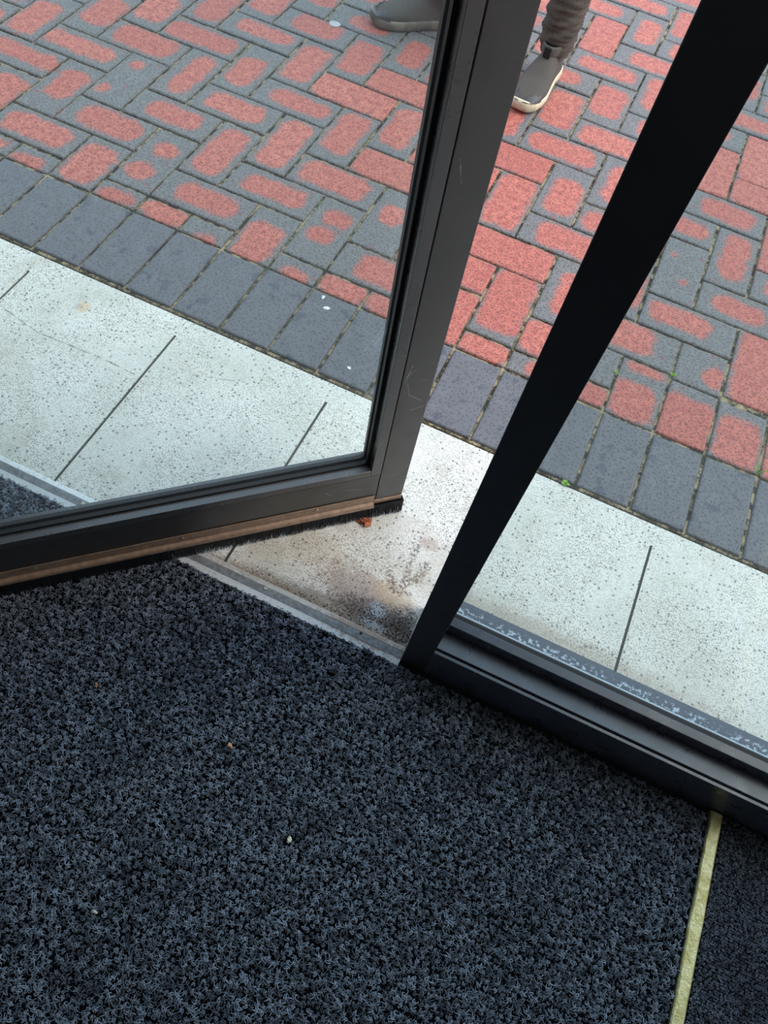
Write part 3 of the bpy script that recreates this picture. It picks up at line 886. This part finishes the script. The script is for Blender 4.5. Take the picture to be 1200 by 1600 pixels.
# ---------------------------------------------------------------- the person outside
person = empty('person', (.78, 1.50, 0))
tag(person, 'person standing outside in dark trousers and dark knitted trainers with pale soles', 'person')
def knit(name, c, s=900):
    m = M(name, .8, spec=.25)
    sp = m.v('MULTIPLY', m.obj(), (1, 1, 1))
    w = m.new('ShaderNodeTexWave'); m.put(w.inputs['Vector'], sp); w.inputs['Scale'].default_value = 70; w.inputs['Distortion'].default_value = 1.5; w.inputs['Detail'].default_value = 2
    m.color(m.mix(w.outputs['Fac'], tuple(x * .7 for x in c), tuple(x * 1.35 for x in c)))
    m.bump(w.outputs['Fac'], .001, .7)
    return m.m
MAT['knit'] = knit('knit_upper', lin(84, 79, 74))
MAT['sole'] = mat_plain('cream_sole', lin(206, 194, 166), .6, nscale=60, namt=.15).m
MAT['toecap'] = mat_plain('dark_toe_overlay', lin(68, 67, 68), .5, nscale=60, namt=.2).m
MAT['cloth'] = mat_plain('dark_trouser_cloth', lin(88, 81, 74), .9, spec=.15, nscale=260, namt=.2).m
MAT['jacket'] = mat_plain('dark_jacket_cloth', lin(40, 42, 48), .9, spec=.15, nscale=200, namt=.2).m
MAT['skin'] = mat_plain('skin', lin(205, 160, 135), .55, nscale=60, namt=.08).m
MAT['hair'] = mat_plain('dark_hair', lin(46, 36, 30), .6, nscale=200, namt=.3).m
MAT['tab'] = mat_plain('black_pull_tab', lin(26, 26, 28), .6).m

SL = .290
OUT = [(0, .006), (.02, .022), (.06, .034), (.13, .043), (.24, .049), (.34, .0495), (.46, .045), (.58, .040), (.70, .037), (.82, .037), (.91, .034), (.965, .026), (.99, .016), (1.0, .005)]
TOP = [(0, .030), (.03, .040), (.10, .050), (.20, .058), (.32, .068), (.44, .085), (.54, .102), (.62, .112), (.72, .112), (.84, .108), (.94, .112), (1.0, .116)]
def itp(tb, t):
    for (a, x), (b, y) in zip(tb, tb[1:]):
        if t <= b:
            k = (t - a) / (b - a); k = k * k * (3 - 2 * k) if False else k
            return x + (y - x) * k
    return tb[-1][1]
def shoe(toe, heel, label, soletone):
    ax = Vector((heel[0] - toe[0], heel[1] - toe[1], 0)); ang = math.atan2(ax.y, ax.x)
    root = empty('shoe', (toe[0] - .78, toe[1] - 1.50, 0), ang)
    root.parent = person
    root['label'] = label
    # sole: outline rings
    n = 44
    ts = [0.5 - .5 * math.cos(math.pi * i / (n - 1)) for i in range(n)]
    def outline(gr): return [(SL * t - (gr if t < .02 else (-gr if t > .98 else 0)), itp(OUT, t) + gr) for t in ts]
    bm = bmesh.new(); rings = []
    for z, gr in ((.000, -.006), (.004, -.001), (.012, .0025), (.022, .0020), (.030, .0), (.031, -.004)):
        ol = outline(gr)
        spring = lambda x: .012 * max(0, 1 - x / .07) ** 2 + .004 * max(0, (x - .24) / .05) ** 2
        rings.append([bm.verts.new((x, w, z + spring(x))) for x, w in ol] + [bm.verts.new((x, -w, z + spring(x))) for x, w in reversed(ol)])
    for a, b in zip(rings, rings[1:]):
        m_ = len(a)
        for q in range(m_): bm.faces.new((a[q], a[(q + 1) % m_], b[(q + 1) % m_], b[q]))
    bm.faces.new(rings[0][::-1]); bm.faces.new(rings[-1])
    so = bm_obj('sole', bm, soletone, root, True)
    # upper: arched sections
    bm = bmesh.new(); secs = []
    na = 15
    for t in [.004, .02, .05, .09, .14, .2, .27, .34, .41, .48, .54, .60, .66, .72, .78, .84, .90, .95, .985, .997]:
        x = SL * t; hw = max(.003, itp(OUT, t) - .0015); ht = itp(TOP, t) - .004
        bz = .028 + .012 * max(0, 1 - x / .07) ** 2
        nar = 1.0 if t < .42 else 1.0 - .25 * min(1, (t - .42) / .2)
        sec = []
        for q in range(na):
            an = math.pi * q / (na - 1)
            cx, sn = math.cos(an), math.sin(an)
            px_ = abs(cx) ** .72 * (1 if cx >= 0 else -1); pz = abs(sn) ** .80
            hgt = bz + (ht - bz) * pz
            k = 1 - (1 - nar) * pz
            bulge = 1 + .06 * math.sin(math.pi * min(1, pz)) * (1 if t > .1 else 0)
            crease = .0018 * math.sin(t * 70) * (1 if .26 < t < .42 else 0) * pz
            sec.append(bm.verts.new((x, hw * px_ * k * bulge, hgt + crease)))
        secs.append(sec)
    for a, b in zip(secs, secs[1:]):
        for q in range(na - 1): bm.faces.new((a[q], a[q + 1], b[q + 1], b[q]))
    bm.faces.new(secs[0]); bm.faces.new(secs[-1][::-1])
    up = bm_obj('upper', bm, MAT['knit'], root, True)
    sb = up.modifiers.new('smooth', 'SUBSURF'); sb.levels = 1; sb.render_levels = 2
    # toe overlay
    bm = bmesh.new(); secs = []
    for t in [.0, .012, .03, .06, .10, .15, .19]:
        x = SL * t - .0012; hw = itp(OUT, t) + .0006; ht = itp(TOP, t) * (.98 - t * 1.5)
        bz = .028 + .012 * max(0, 1 - x / .07) ** 2
        sec = []
        for q in range(na):
            an = math.pi * q / (na - 1); cx, sn = math.cos(an), math.sin(an)
            px_ = abs(cx) ** .72 * (1 if cx >= 0 else -1); pz = abs(sn) ** .80
            full = itp(TOP, t) - .003
            sec.append(bm.verts.new((x, hw * px_ * 1.02, bz + (full - bz) * pz + .0006)))
        secs.append(sec)
    for i, (a, b) in enumerate(zip(secs, secs[1:])):
        for q in range(na - 1):
            lim = (1.0, 1.0, 1.0, .8, .55, .4)[i]
            if min(q, na - 2 - q) / (na / 2) < lim: bm.faces.new((a[q], a[q + 1], b[q + 1], b[q]))
    for v in [v for v in bm.verts if not v.link_faces]: bm.verts.remove(v)
    to = bm_obj('toe_overlay', bm, MAT['toecap'], root, True)
    # collar with pull tabs
    for (x, w, z0, z1, th) in ((SL * .985, .010, .085, .128, .003), (SL * .52, .011, .096, .124, .003)):
        bm = bmesh.new(); add_box(bm, x - th, x + th, -w, w, z0, z1, .0014, 1)
        bm_obj('pull_tab', bm, MAT['tab'], root)
    bm = bmesh.new()
    R_ = []
    for q in range(20):
        an = 6.283 * q / 20
        cx, cy = SL * .765 + .062 * math.cos(an), .030 * math.sin(an)
        R_.append([bm.verts.new((cx + d_[0] * math.cos(an), cy + d_[0] * math.sin(an), .112 + .006 * abs(math.cos(an)) + d_[1])) for d_ in ((.004, -.02), (.005, .0), (.001, .006), (-.004, .002), (-.004, -.02))])
    for q in range(20):
        a, b = R_[q], R_[(q + 1) % 20]
        for j in range(4): bm.faces.new((a[j], b[j], b[j + 1], a[j + 1]))
    bm_obj('collar', bm, MAT['knit'], root, True)
    return root
shoe((.912, 1.150), (.935, 1.440), 'dark grey knit trainer with dirty cream sole pointing at the door', MAT['sole'])
shoe((.362, 1.318), (.600, 1.484), 'dark trainer turned sideways behind the glass', mat_plain('grey_cream_sole', lin(120, 112, 100), .55, nscale=18, namt=.45).m)

def skin_mesh(name, nodes, edges, mat, parent, root_idx=0, sub=2, off=(.78, 1.50, 0)):
    me = bpy.data.meshes.new(name)
    me.from_pydata([(a - off[0], b - off[1], c) for a, b, c, *_ in nodes], edges, []); me.update(); me.materials.append(mat)
    o = bpy.data.objects.new(name, me); COL.objects.link(o); o.parent = parent
    o.modifiers.new('skin', 'SKIN').use_smooth_shade = True
    sd = o.data.skin_vertices[0].data if o.data.skin_vertices else None
    if sd is None:
        o.data.skin_vertices.new(); sd = o.data.skin_vertices[0].data
    for i, nd in enumerate(nodes):
        sd[i].radius = (nd[3], nd[4] if len(nd) > 4 else nd[3]); sd[i].use_root = (i == root_idx)
    s = o.modifiers.new('sub', 'SUBSURF'); s.levels = 1; s.render_levels = sub
    return o
AR, ALf = (.930, 1.375), (.545, 1.446)
body_n = [(.75, 1.50, .95, .12, .10), (.74, 1.50, 1.15, .12, .09), (.73, 1.49, 1.35, .13, .09), (.72, 1.48, 1.47, .06), (.72, 1.46, 1.54, .055), (.715, 1.44, 1.62, .075, .085), (.71, 1.44, 1.70, .078, .088), (.71, 1.445, 1.76, .05),
          (.90, 1.50, 1.40, .05), (.99, 1.50, 1.14, .042), (.93, 1.40, .98, .032), (.545, 1.53, 1.40, .05), (.46, 1.56, 1.14, .042), (.53, 1.44, .98, .032),
          (.85, 1.49, .90, .075), (.92, 1.45, .50, .052), (AR[0], AR[1] + .01, .10, .036), (.65, 1.50, .90, .075), (.58, 1.49, .50, .052), (ALf[0], ALf[1], .10, .036)]
body_e = [(0, 1), (1, 2), (2, 3), (3, 4), (4, 5), (5, 6), (6, 7), (2, 8), (8, 9), (9, 10), (2, 11), (11, 12), (12, 13), (0, 14), (14, 15), (15, 16), (0, 17), (17, 18), (18, 19)]
body = skin_mesh('body', body_n, body_e, MAT['skin'], person)
bm = bmesh.new(); bmesh.ops.create_icosphere(bm, subdivisions=3, radius=.1)
for v in bm.verts:
    v.co = Vector((v.co.x * 1.02, v.co.y * 1.12, v.co.z * 1.15))
bmesh.ops.delete(bm, geom=[v for v in bm.verts if v.co.y < -.03 and v.co.z < .035], context='VERTS')
bm_obj('hair', bm, MAT['hair'], person, True, loc=(.71 - .78, 1.455 - 1.5, 1.705))
jk_n = [(.75, 1.50, .86, .165, .125), (.745, 1.50, 1.02, .155, .12), (.735, 1.495, 1.25, .165, .125), (.728, 1.49, 1.42, .13, .10), (.72, 1.485, 1.50, .075, .075),
        (.91, 1.50, 1.405, .075), (1.0, 1.50, 1.14, .062), (.925, 1.40, .96, .055), (.535, 1.53, 1.405, .075), (.45, 1.56, 1.14, .062), (.535, 1.44, .96, .055)]
skin_mesh('jacket', jk_n, [(0, 1), (1, 2), (2, 3), (3, 4), (3, 5), (5, 6), (6, 7), (3, 8), (8, 9), (9, 10)], MAT['jacket'], person)
tr_n = [(.75, 1.50, .97, .15, .12), (.85, 1.49, .86, .095), (.90, 1.46, .62, .075), (.92, 1.44, .48, .070), (.65, 1.50, .86, .095), (.60, 1.495, .62, .075), (.575, 1.48, .48, .070)]
skin_mesh('trousers', tr_n, [(0, 1), (1, 2), (2, 3), (0, 4), (4, 5), (5, 6)], MAT['cloth'], person)
# lower trouser legs, bunched in folds over the ankle
def leg_fold(ax_, ay_, kx, ky, seed):
    r = random.Random(seed)
    bm = bmesh.new(); rings = []
    nz, na = 64, 28
    ph = [r.uniform(0, 6.28) for _ in range(4)]
    for i in range(nz):
        t = i / (nz - 1); z = .088 + t * (.50 - .088)
        cx = ax_ + (kx - ax_) * t ** .9; cy = ay_ + (ky - ay_) * t ** .9
        rad = .047 + .022 * t ** .8
        fold = max(0, 1 - t * 1.25)
        ring = []
        for q in range(na):
            an = 6.2832 * q / na
            zz = z + .006 * math.sin(2 * an + ph[0]) * fold + .004 * math.sin(3 * an + ph[1])
            rr = rad * (1 + fold * (.085 * math.sin(zz * 260 + 1.6 * math.sin(an + ph[2]) + zz * zz * 900) + .055 * math.sin(zz * 430 + 2 * an + ph[3]) + .05 * math.sin(zz * 170 - 3 * an + ph[1]) + .02 * math.sin(zz * 700 + 4 * an)))
            if i == 0: rr *= .90
            ring.append(bm.verts.new((cx + rr * math.cos(an) - .78, cy + rr * math.sin(an) * 1.12 - 1.50, zz)))
        rings.append(ring)
    for a, b in zip(rings, rings[1:]):
        for q in range(na): bm.faces.new((a[q], a[(q + 1) % na], b[(q + 1) % na], b[q]))
    bm_obj('trouser_leg', bm, MAT['cloth'], person, True)
leg_fold(AR[0], AR[1], .92, 1.44, 1)
leg_fold(ALf[0], ALf[1], .575, 1.48, 2)
